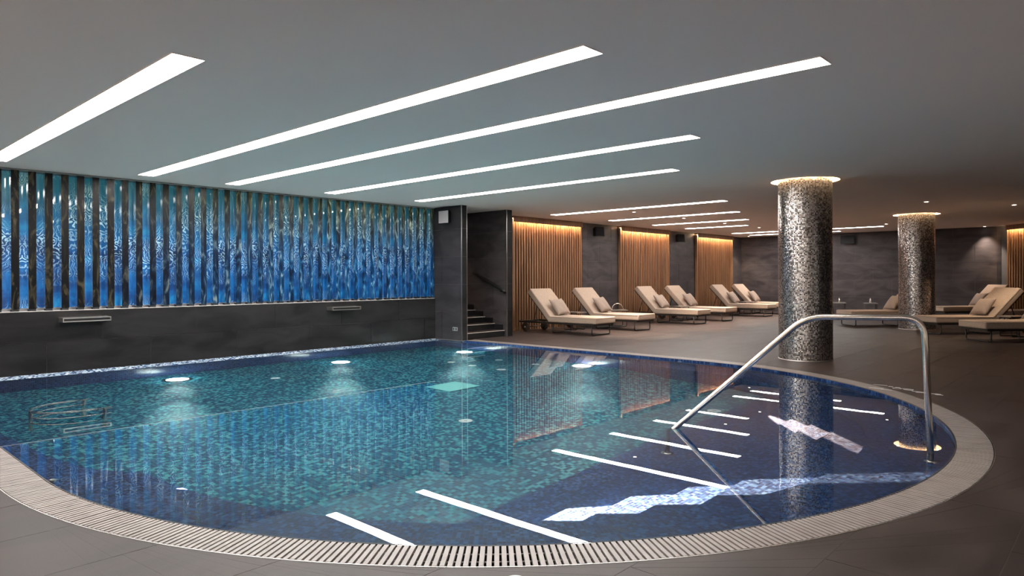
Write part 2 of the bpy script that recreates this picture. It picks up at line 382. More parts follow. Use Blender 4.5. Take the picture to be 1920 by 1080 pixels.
# ------------------------------------------------------------------ walls
def tile_wall(parent, o, u, v, n, w, h, tw=1.2, th=.6, off=0, dep=.008, j=.0025, z0=0, m=None):
    o, u, v, n = map(Vector, (o, u, v, n)); rows = math.ceil(h / th)
    for r in range(rows):
        b0, b1 = r*th + j, min((r+1)*th, h) - j
        if b1 - b0 < .02: continue
        s = -((off + (tw/2 if r % 2 else 0)) % tw)
        while s < w:
            a0, a1 = max(s, 0) + j, min(s + tw, w) - j
            if a1 - a0 > .02:
                mb = MB(); c = []
                for d in (0, dep + random.uniform(-.0012, .0012)):
                    for (a, b) in ((a0,b0),(a1,b0),(a1,b1),(a0,b1)): c.append(o + u*a + v*b + n*d)
                fl = u.cross(v).dot(n) > 0
                for q in ((4,5,6,7),(0,1,5,4),(1,2,6,5),(2,3,7,6),(3,0,4,7)):
                    mb.face([c[i] for i in (q if fl else q[::-1])])
                mb.build('tile', m or M['wall'], parent)
            s += tw
def struct(name, mb, m, label=None):
    return tag(mb.build(name, m), label, kind='structure')

wl = struct('wall_left', MB().box(X0, 9.97, BW, BW + .6, 0, .885), M['wallbed'], 'low dark tiled wall under the blue glass artwork')
tile_wall(wl, (X0, BW, 0), (1,0,0), (0,0,1), (0,-1,0), 13.97, .885, 1.4, .445, off=.35)
wlu = struct('wall_left_upper', MB().box(X0, 9.97, BW + .30, BW + .6, .885, H), M['wallbed'], 'recessed wall behind the blue glass artwork')
PX0, PX1, PYF = 9.97, 10.12, 10.66      # pier
pier = struct('wall_pier', MB().box(PX0 + .008, PX1 - .008, PYF + .008, 13.4, -.02, H), M['wallbed'], 'dark tiled pier at the end of the artwork wall')
tile_wall(pier, (PX0 + .008, 13.4, 0), (0,-1,0), (0,0,1), (-1,0,0), 13.4 - PYF - .008, H, 1.2, .6, off=.3, m=M['wallmid'])
tile_wall(pier, (PX1 - .008, PYF + .008, 0), (0,1,0), (0,0,1), (1,0,0), 2.7, H, 1.2, .6, off=.3)
tile_wall(pier, (PX0, PYF + .008, 0), (1,0,0), (0,0,1), (0,-1,0), PX1 - PX0, H, 1.2, .6)
for i, x in enumerate((PX0 - .002, PX1 + .002)):
    tag(MB().box(x - .007, x + .007, PYF - .004, PYF + .012, 0, H).build('trim_%d' % (i+1), M['trim']), 'thin steel edge trim on the dark pier', kind='structure')
QX0, QX1 = 11.38, 11.56                 # stair partition
part = struct('wall_partition', MB().box(QX0 + .008, QX1 - .008, PYF + .01, 13.4, -.02, H), M['wallbed'], 'dark tiled partition beside the short stair')
tile_wall(part, (QX0 + .008, 13.4, 0), (0,-1,0), (0,0,1), (-1,0,0), 13.4 - PYF - .01, H, 1.2, .6, off=.7, m=M['wallfar'])
tile_wall(part, (QX0, PYF + .01, 0), (1,0,0), (0,0,1), (0,-1,0), QX1 - QX0, H, 1.2, .6)
tag(MB().box(QX0 - .009, QX0 + .006, PYF - .004, PYF + .012, 0, H).build('trim_3', M['trim']), 'thin steel edge trim on the stair partition', kind='structure')
struct('wall_stair', MB().box(PX0, QX1, 13.35, 13.5, 0, H), M['wall'], 'dark wall at the top of the short stair')
wb = struct('wall_back', MB().box(QX1, AR + .2, BP, BP + .2, -.02, H), M['wallbed'], 'dark tiled wall behind the row of loungers')
PANELS = [(12.62, 15.50), (17.46, 20.38), (22.33, 25.22)]
xs = [QX1] + [v for p in PANELS for v in p] + [AR]
for i in range(0, 8, 2):
    if xs[i+1] - xs[i] > .05: tile_wall(wb, (xs[i], BP, 0), (1,0,0), (0,0,1), (0,-1,0), xs[i+1] - xs[i], H, 1.2, .6, off=.4*i, m=M['wallfar'])
wr = struct('wall_right', MB().box(AR, AR + .2, 3.2, BP + .2, -.02, H), M['wallbed'], 'dark tiled far wall at the end of the room')
tile_wall(wr, (AR, BP, 0), (0,-1,0), (0,0,1), (-1,0,0), BP - 3.22, H, 1.2, .6, m=M['wallfar'])
# angled wall on the far right, at 45 degrees
AD = Vector((-.7071, -.7071, 0)); AN = Vector((-.7071, .7071, 0)); AO = Vector((26.2, 3.22, 0))
wa = MB(); c = [AO, AO + AD*9.5, AO + AD*9.5 - AN*.2, AO - AN*.2 + Vector((.2, 0, 0))]
wa.prism([(v.x, v.y) for v in c][::-1], -.02, H)
wang = struct('wall_angled', wa, M['wallbed'], 'dark angled wall behind the right hand loungers')
e = AO + AD*9.5
struct('wall_side', MB().box(e.x - .1, e.x + .1, Y0F, e.y + .1, -.02, H), M['wall'])
M['plaster'] = simple('pale plaster', (.86, .82, .77), .8)
struct('wall_front', MB().box(X0, 9.0, Y0F - .2, Y0F, -.02, H), M['plaster'])
struct('wall_front_dark', MB().box(9.0, 26.4, Y0F - .2, Y0F, -.02, H), M['wall'])
struct('wall_near', MB().box(X0 - .2, X0, Y0F, BP + 1.8, -.02, H), M['plaster'])

# ------------------------------------------------------------------ pool
pool = tag(empty('pool_basin', (CX, CY, PD)), 'round ended pool basin in blue and teal mosaic', 'pool')
INV = Matrix.Translation((-CX, -CY, -PD))
def pbuild(mb, name, m, parent=pool):
    o = mb.build(name, m, parent)
    if parent is pool: o.location = (-CX, -CY, -PD)
    return o
LR, LZ = 3.76, -.30                         # ring ledge: inner radius, depth
UI = ushape(R, BW)
pf = MB(); pf.face([(p[0], p[1], PD) for p in UI], UI); pbuild(pf, 'pool_floor', M['pfloor'])
pw = MB(); acc = 0
for i in range(len(UI)):
    a, b = UI[i], UI[(i+1) % len(UI)]; l = math.hypot(b[0]-a[0], b[1]-a[1])
    pw.face([(b[0],b[1],PD),(a[0],a[1],PD),(a[0],a[1],-.005),(b[0],b[1],-.005)], [(acc+l,PD),(acc,PD),(acc,0),(acc+l,0)]); acc += l
pbuild(pw, 'pool_wall', M['pwall'])
# curved ledge around the round end
lg = MB(); seg = 96; acc = 0
for k in range(seg):
    a0, a1 = PI + PI*k/seg, PI + PI*(k+1)/seg
    P = lambda r, a, z: (CX + r*math.cos(a), CY + r*math.sin(a), z)
    u0, u1 = a0*4.1, a1*4.1
    lg.face([P(LR,a0,LZ), P(R-.002,a0,LZ), P(R-.002,a1,LZ), P(LR,a1,LZ)], [(u0,LR),(u0,R),(u1,R),(u1,LR)])
    lg.face([P(LR,a0,PD), P(LR,a0,LZ), P(LR,a1,LZ), P(LR,a1,PD)], [(u0,PD),(u0,LZ),(u1,LZ),(u1,PD)])
for s_ in (-1, 1):
    prof = [(LR, CY), (4.02, CY + .45), (4.14, CY + 1.1), (4.20, CY + 2.0), (4.30, CY + 3.0), (R - .002, CY + 3.7)]
    for (ra, ya), (rb, yb) in zip(prof, prof[1:]):
        q = [(CX+s_*ra,ya,LZ),(CX+s_*(R-.002),ya,LZ),(CX+s_*(R-.002),yb,LZ),(CX+s_*rb,yb,LZ)]
        lg.face(q, [(v[0], v[1]) for v in q])
        lg.face([(CX+s_*ra,ya,PD),(CX+s_*rb,yb,PD),(CX+s_*rb,yb,LZ),(CX+s_*ra,ya,LZ)], [(ya,PD),(yb,PD),(yb,LZ),(ya,LZ)])
pbuild(lg, 'ledge', M['pwall'])
# straight steps inside the ring, descending away from the near right edge
ring = [(CX + LR*math.cos(2*PI*k/128), CY + LR*math.sin(2*PI*k/128)) for k in range(128)]
for i in range(6):
    b1 = 1.86 + .30*(i+1); z1 = LZ - .15*(i+1) if i < 6 else PD
    poly = inside([(0, 0), (12, 0), (12, b1), (0, b1)], ring)
    if i: poly = clip(poly, (0, 1.86 + .30*i), (12, 1.86 + .30*i), True)
    st = MB(); st.face([(p[0], p[1], z1) for p in poly], poly)
    xs_ = [p[0] for p in poly if abs(p[1]-b1) < 1e-5]; xa, xb = min(xs_), max(xs_); zb = max(PD, z1 - .15)
    st.face([(xb,b1,zb),(xa,b1,zb),(xa,b1,z1),(xb,b1,z1)], [(xb,zb),(xa,zb),(xa,z1),(xb,z1)])
    pbuild(st, 'step', M['pwall'])
st = MB(); xa = CX - math.sqrt(LR*LR - (CY-1.86)**2); xb = 2*CX - xa
# floor drain
dr = MB(); dr.box(6.47, 7.08, 7.18, 7.72, PD, PD + .012); dro = pbuild(dr, 'drain_cover', simple('drain cover', (.10,.40,.42), .4))
# rim along the far sides
rm = MB(); rm.face([(CX-R,BW-.20,-.026),(CX+R-.1,BW-.20,-.026),(CX+R-.1,BW-.002,-.002),(CX-R,BW-.002,-.002)], [(0,0),(2*R,0),(2*R,.20),(0,.20)])
pbuild(rm, 'rim', M['rim'])
wt = MB(); UWt = ushape(R - .001, BW - .001); wt.face([(p[0], p[1], WL) for p in UWt], UWt)
wtr = tag(wt.build('pool_water', M['water']), 'still clear blue water filling the pool', 'water', kind='stuff')

# nozzle plates set in the pool floor
spots = [(5.46,5.78,.085,'centre of the pool floor'), (5.36,10.03,.075,'beside the artwork wall'), (8.44,9.32,.075,'left one of the far cluster'), (8.40,8.72,.075,'second of the far cluster'),
         (9.23,8.86,.075,'rear right of the far cluster'), (8.40,8.01,.085,'front of the far cluster'), (9.26,7.98,.075,'right end of the far cluster'), (7.80,3.84,.085,'near the handrail stair')]
for x, y, r, w in spots:
    t = tag(empty('floor_nozzle', (x, y, PD)), 'white round nozzle plate, ' + w, 'nozzle', 'nozzle plates in the pool floor')
    MB().lathe([(0,.008),(r*.8,.008),(r,.002),(r,0)], 24).build('plate', M['jet'], t)
    MB().lathe([(0,.014),(r*.25,.014),(r*.3,.008)], 16).build('cap', M['steel_satin'], t)

# underwater lamps: fixture and glow, plus added unseen fill and patch spots
def spot(name, loc, target, energy, angle, blend, col, size=.05, squeeze=1):
    l = bpy.data.lights.new(name, 'SPOT'); l.energy = energy; l.spot_size = math.radians(angle); l.spot_blend = blend; l.color = col; l.shadow_soft_size = size
    o = bpy.data.objects.new(name, l); COL.objects.link(o); o.location = loc
    o.rotation_euler = (Vector(target) - Vector(loc)).to_track_quat('-Z', 'Y').to_euler(); o.scale = (squeeze, 1, 1)
    return o
def point(name, loc, energy, col, size=.1):
    l = bpy.data.lights.new(name, 'POINT'); l.energy = energy; l.color = col; l.shadow_soft_size = size
    o = bpy.data.objects.new(name, l); COL.objects.link(o); o.location = loc; return o
UWC = (1, 1, .84)
UL = [((4.24,10.98,PD), (0,-1), 'left end of the artwork wall'), ((7.06,10.80,PD), (0,-1), 'middle of the artwork wall'), ((9.62,10.22,PD), (-1,-.2), 'foot of the pier'),
      ((9.62,7.22,PD), (-1,0), 'in front of the loungers'), ((9.55,3.76,PD), (-1,0), 'near the first column')]
for (x, y, z), d, w in UL:
    t = tag(empty('underwater_light', (x, y, z)), 'bright round underwater light at the ' + w, 'pool light', 'underwater lights')
    MB().lathe([(.19,0),(.19,.03),(.16,.035)], 28).build('ring', M['steel_satin'], t)
    MB().lathe([(0,.028),(.16,.028)], 28).build('lens', M['uw'], t)
    dv = Vector((d[0], d[1], 0)).normalized()
    point('underwater_glow', (x, y, z + .16), 16, UWC, 0)
    spot('underwater_fill', (x, y, z + .75), Vector((x, y, z)) + dv*3.2, 30, 120, 1, UWC, 0)  # unseen broad fill added above the lamp
    tc = Vector((-x, -y, 0)).normalized()
    spot('added_glow_patch', (x, y, z + .30), Vector((x, y, z)) + tc*1.25, 230, 26, 1, (.9, 1, .85), 0)  # unseen spots added to imitate the lamp's reflected glows on the floor
    spot('added_glow_patch', (x, y, z + .62), Vector((x, y, z)) + tc*3.2, 1150, 18, 1, (.85, 1, .80), 0)
for lo, ta, w in (((1.32, 5.50, -.075), (4.30, 2.50, -.70), 'left'), ((9.98, 5.50, -.075), (7.0, 2.50, -.70), 'right')):  # lights added on the pool walls to brighten the steps
    t = tag(empty('added_stair_light', lo), 'small added underwater light high on the %s pool wall, aimed at the steps' % w, 'pool light')
    dv = (Vector(ta) - Vector(lo)).normalized(); q = dv.to_track_quat('Z', 'Y').to_euler()
    a = MB().lathe([(.035,-.05),(.035,0),(.025,.004)], 20).build('ring', M['steel_satin'], t); a.rotation_euler = q
    b_ = MB().lathe([(0,0),(.025,0)], 20).build('lens', M['plate'], t); b_.rotation_euler = q
    spot('added_stair_beam', Vector(lo) + dv*.03, ta, 130000 if w == 'left' else 60000, 15 if w == 'left' else 11, .3, (1, .56, .30), 0, .33)

# ------------------------------------------------------------------ grating
path = []; L1 = BW - CY; L2 = PI*(R + GW/2); L3 = PYF - .02 - CY
def gpt(s):
    s += .02       # position on the grating centre line and direction across it
    r = R + GW/2
    if s < L1: return (CX - r, BW - s), PI
    s -= L1
    if s < L2: a = PI + s/r; return (CX + r*math.cos(a), CY + r*math.sin(a)), a
    s -= L2; return (CX + r, CY + s), 0.0
tot = L1 + L2 + L3; pit = .0358; n = int(tot/pit)
gr = tag(empty('pool_grating', (CX, CY, 0)), 'pale slatted overflow grating curving around the pool edge', 'grating')
sm = MB().box(-GW/2 + .012, GW/2 - .012, -.0118, .0118, -.022, 0).build('slat', M['slat'], gr)
slm = sm.data; bpy.data.objects.remove(sm)
cand = []
for i in range(n):
    (x, y), a = gpt((i + .5)*pit); d = Vector((x, y, 0)); z = d.dot(fw); xx = d.dot(rt)
    sx = 960 + F_PX*xx/max(z, .1); vis = z > .3 and -60 < sx < 1980
    cand.append((0 if vis else 1, d.length, x, y, a))
cand.sort(); rest = MB()
for k, (v, d, x, y, a) in enumerate(cand):
    if k < 298: inst('slat', slm, gr, (x - CX, y - CY, .001 + random.uniform(-.0008, .0008)), a)
    else: rest.box(-GW/2 + .012, GW/2 - .012, -.0118, .0118, -.022, 0, Matrix.Translation((x - CX, y - CY, .001)) @ Matrix.Rotation(a, 4, 'Z'))
tag(rest.build('far_slats', M['slat'], gr), kind='stuff')
def uline(r):
    q = [(p[0] - CX, p[1] - CY) for p in ushape(r, BW - .015)]; q[-1] = (q[-1][0], PYF - .015 - CY); return q
def uband(r0, r1, z, flip=False):
    mb = MB(); a, b = uline(r0), uline(r1)
    for i in range(len(a) - 1): mb.face([(a[i][0],a[i][1],z),(b[i][0],b[i][1],z),(b[i+1][0],b[i+1][1],z),(a[i+1][0],a[i+1][1],z)])
    return mb
gt_ = uband(R, RO, -.12)
for r_ in (R + .0005, RO):
    a = uline(r_)
    for i in range(len(a) - 1): gt_.face([(a[i][0],a[i][1],-.12),(a[i+1][0],a[i+1][1],-.12),(a[i+1][0],a[i+1][1],-.004),(a[i][0],a[i][1],-.004)])
gt_.build('gutter', M['gutter'], gr)
for off in (.085, .175):
    MB().tube([(x, y, -.012) for x, y in uline(R + off)], .004, 6).build('rod', M['slat'], gr)
for r_, wd in ((R, .010), (RO - .006, .006)):
    e1 = uband(r_, r_ + wd, .0015); a, b = uline(r_), uline(r_ + wd)
    e1.build('edge_trim', M['steel_satin'] if r_ > R else M['gutter'], gr)

# ------------------------------------------------------------------ feature screen on the left wall
fs = tag(empty('feature_screen', (3, BW, .889)), 'blue water print glass artwork behind tall dark mirror fins', 'wall art')
def fbuild(mb, name, m):
    o = mb.build(name, m, fs); o.location = (-3, -BW, -.885); return o
GB = BW + .20
g = MB(); g.face([(X0+.01,GB,.93),(9.955,GB,.93),(9.955,GB,H-.03),(X0+.01,GB,H-.03)], [(X0,0),(9.955,0),(9.955,H-.96),(X0,H-.96)])
g.face([(X0+.01,GB+.012,.93),(X0+.01,GB+.012,H-.03),(9.955,GB+.012,H-.03),(9.955,GB+.012,.93)])
fbuild(g, 'printed_glass', M['art'])
fbuild(MB().box(X0+.01, 9.955, BW - .006, GB + .05, .885, .893), 'ledge_plate', simple('ledge plate', (.50, .46, .44), .5))
fbuild(MB().box(X0+.01, 9.955, GB - .02, GB + .05, .893, .93), 'bottom_channel', simple('aluminium channel', (.42, .40, .39), .4, .6))
fbuild(MB().box(X0+.01, 9.955, BW - .004, GB + .05, H - .03, H - .008), 'top_channel', simple('top channel', (.20, .20, .20), .5))
fm = fbuild(MB().box(-.048, .048, -.05, .05, .03, H - .03 - .893), 'fin', M['fin']); fmesh = fm.data; bpy.data.objects.remove(fm)
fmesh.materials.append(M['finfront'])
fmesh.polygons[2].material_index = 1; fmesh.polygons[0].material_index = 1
ff = fbuild(MB().box(-.043, .043, -.045, .045, 0, .03), 'fin_foot', M['finfoot']); ffm = ff.data; bpy.data.objects.remove(ff)
for k in range(-26, 39):
    x = 2.285 + .2002*k
    if x > 9.93 or x < -3: continue
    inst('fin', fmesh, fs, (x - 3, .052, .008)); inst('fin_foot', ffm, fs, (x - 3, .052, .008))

# blade water spouts
for (xa, xb, w) in ((2.80, 3.42, 'left'), (7.22, 7.86, 'right')):
    t = tag(empty('water_spout', ((xa+xb)/2, BW, .76)), 'flat steel waterfall spout on the dark wall, %s one of the two' % w, 'water spout')
    hw = (xb-xa)/2
    MB().box(-hw, hw, -.22, 0, .018, .03).box(-hw, hw, -.22, 0, -.03, -.018).box(-hw, -hw+.012, -.22, 0, -.018, .018).box(hw-.012, hw, -.22, 0, -.018, .018).build('blade_case', M['steel_satin'], t)
    MB().box(-hw+.012, hw-.012, -.19, -.18, -.018, .018).build('slot', M['black'], t)
    MB().box(-hw-.01, hw+.01, -.014, -.006, -.04, .04).build('wall_plate', M['black'], t)

# ------------------------------------------------------------------ stair between pier and partition
stair = tag(empty('stair', ((PX1+QX0)/2, PYF + .06, 0)), 'short dark stone stair between the pier and the partition', 'stair')
hw = (QX0 - PX1)/2 - .012
for i in range(7):
    y0 = i*.32; z1 = .145*(i+1)
    o = MB().box(-hw, hw, y0 + .012, 2.6, z1 - .145, z1 - .02).build('riser', M['wall'], stair)
    MB().box(-hw, hw, y0, y0 + .335, z1 - .02, z1).build('tread', M['floor'], stair)
    MB().box(-hw, hw, y0 - .003, y0, z1 - .018, z1 - .001).build('nosing', simple('stair nosing', (.42,.37,.34), .45) if i == 0 else bpy.data.materials['stair nosing'], stair)
sk = MB()
for i in range(5): sk.box(hw - .012, hw, .06 + i*.32, .06 + (i+1)*.32 + .05, .145*(i+1) - .02, .145*(i+1) + .12)
sk.build('skirting', M['wall'], stair)
hr = tag(empty('stair_handrail', (QX0 - .07, 11.15, 1.2)), 'black wall mounted handrail above the short stair', 'handrail')
MB().tube([(0, .52, .27), (0, .40, .215), (0, -.40, -.13), (0, -.46, -.16), (.02, -.47, -.20)], .03, 10).build('rail', M['black'], hr)
for y, z in ((.22, .125), (-.34, -.105)):
    MB().tube([(0, y, z), (0, y, z - .06), (.06, y, z - .07)], .012, 8).build('bracket', M['black'], hr)

# ------------------------------------------------------------------ speakers, socket
def speaker(loc, rz, tilt, label, face_m, w=.27, h=.31, d=.16):
    t = tag(empty('wall_speaker', loc, rz), label, 'speaker')      # local -y faces the room
    Rm = Matrix.Translation((0, -.10, 0)) @ Matrix.Rotation(tilt, 4, 'X')
    c = MB(); s0, s1 = .5, .36
    f = [Rm @ Vector(p) for p in ((-w/2,-d/2,-h/2),(w/2,-d/2,-h/2),(w/2,-d/2,h/2),(-w/2,-d/2,h/2))]
    b = [Rm @ Vector(p) for p in ((-w*s1,d/2,-h*.38),(w*s1,d/2,-h*.38),(w*s1,d/2,h*.38),(-w*s1,d/2,h*.38))]
    for k in range(4): c.face([f[k], b[k], b[(k+1)%4], f[(k+1)%4]])
    c.face(f); c.face(b[::-1]); bevel(c.build('case', M['speaker'], t), .008)
    MB().box(-w/2+.018, w/2-.018, -d/2-.006, -d/2-.001, -h/2+.018, h/2-.018, Rm).build('grille', face_m, t)
    MB().box(-.03, .03, -.03, 0, -.05, .05).build('bracket', M['speaker'], t)
speaker((PX0, 11.07, 2.66), -PI/2, 0, 'pale grilled square speaker on the pier beside the artwork', M['grille'], .34, .30, .10)
speaker((16.32, BP, 2.66), -.25, -.1, 'black speaker between the first and second wood panels', M['speaker'], .34, .27)
speaker((21.10, BP, 2.66), -.25, -.1, 'black speaker between the second and third wood panels', M['speaker'], .34, .27)
speaker((AR, 7.70, 2.64), -PI/2, -.1, 'black speaker high on the far wall between the columns', M['speaker'], .46, .30)
t = tag(empty('wall_socket', (PX0, 10.87, .24), -PI/2), 'small double socket low on the dark pier', 'socket')
MB().box(-.075, .075, -.012, 0, -.04, .04).build('plate', M['plate'], t)
for x in (-.035, .035): MB().lathe([(0,-.0125),(.022,-.0125),(.024,-.014)], 16, (x,0,0), 'y').build('outlet', M['black'], t)

# ------------------------------------------------------------------ wood slat panels
def wood_panel(org, rz, w, label, ns):
    t = tag(empty('wood_slat_panel', org, rz), label, 'wall panel', 'lit wood slat panels')     # local x along the wall, -y to the room
    MB().box(0, w, -.02, -.001, .0, H - .003).build('back_board', M['woodback'], t)
    MB().box(0, w, -.13, -.021, H - .05, H - .003).build('header', M['wood'], t)
    MB().box(0, w, -.145, -.13, H - .15, H - .003).build('fascia', M['wood'], t)
    MB().box(0, .03, -.10, -.021, 0, H - .06).build('side_board', M['wood'], t); MB().box(w - .03, w, -.10, -.021, 0, H - .06).build('side_board', M['wood'], t)
    MB().box(.03, w - .03, -.045, -.021, 0, .09).build('base_board', M['wood'], t)
    MB().box(.03, w - .03, -.128, -.118, H - .075, H - .06).build('led_line', M['led'], t)
    p = (w - .06)/ns; sl = MB().box(-.0195, .0195, -.085, -.021, .0, H - .09).build('slat', M['wood'], t); me = sl.data; bpy.data.objects.remove(sl)
    for k in range(ns): inst('slat', me, t, (.03 + p*(k + .5), 0, 0))
    return t
for (a, b), w in zip(PANELS, ('nearest the stair partition', 'in the middle of the lounger wall', 'next to the far corner')):
    wood_panel((a, BP, 0), 0, b - a, 'warm lit vertical wood slat panel ' + w, 28)
o = AO + AD*.35
wood_panel((o.x, o.y, 0), math.atan2(AD.y, AD.x), 2.9, 'reddish lit wood slat panel on the angled right wall', 28)

# ------------------------------------------------------------------ columns
for c, w in zip(COLS, ('by the pool edge', 'farther back beside the right hand loungers')):
    t = tag(empty('mosaic_column', (c[0], c[1], 0)), 'round silver mosaic column ' + w, 'column')
    MB().lathe([(CR, 0), (CR, H + .12)], 96).build('shaft', M['col'], t)
    MB().lathe([(CR + .004, 0), (CR + .004, .012), (CR - .01, .012)], 64).build('base_ring', M['steel_satin'], t)
    t2 = tag(empty('cove_light', (c[0], c[1], H + .05)), 'warm glowing recessed ring light above the column ' + w.replace('farther back beside the right hand loungers', 'farther back'), 'ceiling light')
    MB().lathe([(CR + .02, .05), (HR - .012, .05), (HR - .012, .065), (CR + .02, .065)], 64).build('ring_lens', M['cove'], t2)

# ------------------------------------------------------------------ ceiling strips and downlights
ST = [(-2.6, -3.2, 2.2, 'added behind the camera, by the near wall'), (.10, 8.0, 10.92, 'added beyond the left edge of the picture, over the deck'), (-2.6, 3.0, 10.9, 'added at the near wall left of the pool'), (1.965, 4.87, 10.92, 'shortest one over the left side of the pool'), (3.78, 2.73, 10.93, 'second from the left, over the pool'), (5.115, 1.655, 10.98, 'longest one, reaching over the pool steps'),  # first three strips are added out of view to brighten the ceiling
      (6.89, 3.60, 10.88, 'fourth from the left, over the pool'), (8.84, 4.93, 10.72, 'fifth from the left, over the far pool edge'), (13.16, 6.22, 10.74, 'above the first pair of loungers'),
      (15.62, 7.05, 10.72, 'just behind the first wood panel'), (17.92, 7.84, 10.74, 'above the second pair of loungers'), (19.98, 8.75, 10.77, 'short one over the second wood panel'),
      (23.45, 5.9, 10.80, 'far one passing behind the first column'), (24.9, 7.6, 10.77, 'farthest one near the far wall')]
for x, b0, b1, w in ST:
    t = tag(empty('ceiling_light_strip', (x, (b0+b1)/2, H)), 'long white ceiling light strip, ' + w, 'ceiling light', 'ceiling light strips')
    l = (b1-b0)/2
    MB().box(-.11, .11, -l, l, -.006, -.001).build('diffuser', M['strip'], t)
    MB().box(-.114, -.11, -l, l, -.008, 0).box(.11, .114, -l, l, -.008, 0).box(-.114, .114, -l-.004, -l, -.008, 0).box(-.114, .114, l, l+.004, -.008, 0).build('frame', M['ceiling'], t)
DL = [(22.57, 5.59, 'between the two columns', 60, (1,.85,.68)), (18.5, 2.04, 'over the right hand loungers', 110, (1,.80,.58)), (25.95, 3.62, 'grazing the far wall by the angled panel', 120, (1,.82,.66)),
      (10.75, 12.5, 'added at the top of the short stair', 60, (1,.72,.5)), (25.6, 11.15, 'in the far corner behind the loungers', 120, (1,.80,.62)), (16.4, 3.3, 'above the nearest right lounger', 40, (1,.80,.58))] + [(13.95 + 2.42*k, 8.9, w_, 560, (1,.80,.62)) for k, w_ in enumerate(('added between the first two loungers', 'added behind the second lounger', 'added between the third and fourth loungers', 'added behind the fourth lounger', 'added between the last two loungers'))]  # stair and lounger row downlights are added to brighten wall and deck
for x, y, w, e_, c in DL:
    t = tag(empty('downlight', (x, y, H)), 'small round recessed downlight ' + w, 'ceiling light', 'recessed downlights')
    MB().lathe([(.055,-.001),(.055,-.006),(.04,-.006)], 20).build('ring', M['white'], t)
    MB().lathe([(.04,-.004),(0,-.004)], 20).build('lens', M['down'], t)
    spot('downlight_beam', (x, y, H - .02), (x, y, 0), e_, 64 if y == 8.9 else 80, .8, c, .03)

# ------------------------------------------------------------------ pool handrail
def fillet(P, r, n=8):
    out = [Vector(P[0])]
    for i in range(1, len(P)-1):
        p, a, b = Vector(P[i]), Vector(P[i-1]), Vector(P[i+1]); da, db = (a-p).normalized(), (b-p).normalized()
        d = min(r, (a-p).length*.45, (b-p).length*.45); s, e2 = p + da*d, p + db*d
        for k in range(n+1): t = k/n; out.append(s*(1-t)**2 + p*2*t*(1-t) + e2*t*t)
    out.append(Vector(P[-1])); return out
f0 = Vector((6.12, 1.20, 0)); dd = Vector((-.57, 1.95, 0)).normalized()
t = tag(empty('pool_handrail', (f0.x, f0.y, LZ)), 'bent stainless steel handrail descending into the pool', 'handrail')
def rp_(d, z): v = dd*d; return (v.x, v.y, z - LZ)
MB().tube(fillet([rp_(0, LZ), rp_(.05, 1.02), rp_(.90, 1.01), rp_(1.97, .0), rp_(2.07, -.10), rp_(2.07, -.90)], .15), .0245, 18).build('rail', M['steel'], t)
MB().lathe([(.06,.0),(.06,.008),(.03,.02)], 24, (0,0,0)).build('flange', M['steel'], t)
v = rp_(2.07, -.90); MB().lathe([(.06,0),(.06,.008),(.03,.02)], 24, v).build('flange', M['steel'], t)

# underwater massage rail on the left
t = tag(empty('underwater_rail', (2.30, 8.80, PD)), 'curved underwater steel grab rail cage near the left pool edge', 'grab rail')
def uloop(z, r=.37, L=.25):
    pts = [(L, r, z), (0, r, z)]
    for k in range(1, 12): a = PI/2 + PI*k/12; pts.append((r*1.15*math.cos(a), r*math.sin(a), z))
    return pts + [(0, -r, z), (L, -r, z)]
for z in (-.28, -.34, -.62, -.92): MB().tube(uloop(z - PD), .017, 8).build('loop', M['steel'], t)
for x, y in ((-.425, 0), (.18, .37), (.18, -.37)): MB().tube([(x, y, 0), (x, y, -.26 - PD)], .02, 10).build('post', M['steel'], t)

# floor marking beside the pool
t = tag(empty('floor_marking', (9.0, 2.12, .001)), 'worn white painted marking on the deck by the pool', 'marking')
mk = [(.27,.25,.16,.02),(.22,.12,.05,.03),(.19,.04,.05,.05),(.15,-.08,.12,.02),(.08,-.10,.10,.02),(-.02,.22,.16,.03),(-.06,.10,.12,.02),(.02,-.25,.20,.015),(-.03,-.28,.16,.02),(-.02,-.40,.10,.025),(-.07,-.44,.08,.02)]
for x, y, l, w in mk: MB().box(x-w/2, x+w/2, y-l/2, y+l/2, 0, .0012).build('stroke', M['white'], t)
o = MB().lathe([(.035,.0012),(.05,.0012)], 24).build('stroke', M['white'], t); o.location = (.12, .03, 0)
t = tag(empty('deck_sticker', (2.235, 2.05, .001)), 'white round mark on the deck at the bottom edge', 'marking')
MB().lathe([(0,.0012),(.05,.0012)], 28).build('disc', M['white'], t)

# ------------------------------------------------------------------ loungers
def cushion(name, m, parent, sx, sy, sz, bev=.03, Mx=None):
    bm = bmesh.new(); bmesh.ops.create_cube(bm, size=1)
    for v in bm.verts: v.co = Vector((v.co.x*sx, v.co.y*sy, v.co.z*sz))
    bmesh.ops.bevel(bm, geom=list(bm.edges), offset=bev, segments=3, profile=.6, affect='EDGES')
    if Mx is not None: bm.transform(Mx)
    me = bpy.data.meshes.new(name); bm.to_mesh(me); bm.free()
    for p in me.polygons: p.use_smooth = True
    me.materials.append(m); o = bpy.data.objects.new(name, me); COL.objects.link(o); o.parent = parent
    return o
def piping(parent, sx, sy, z, Mx, r=.006):
    pts = [Vector((a*sx/2, b*sy/2, z)) for a, b in ((-1,-1),(1,-1),(1,1),(-1,1))]
    P = []
    for k in range(4):
        p, a, b = pts[k], pts[k-1], pts[(k+1) % 4]
        for q in ((p + (a-p).normalized()*.04), p + ((a-p).normalized()+(b-p).normalized())*.012, (p + (b-p).normalized()*.04)): P.append(Mx @ q)
    MB().tube(P, r, 6, closed=True).build('piping', M['pillow'], parent)
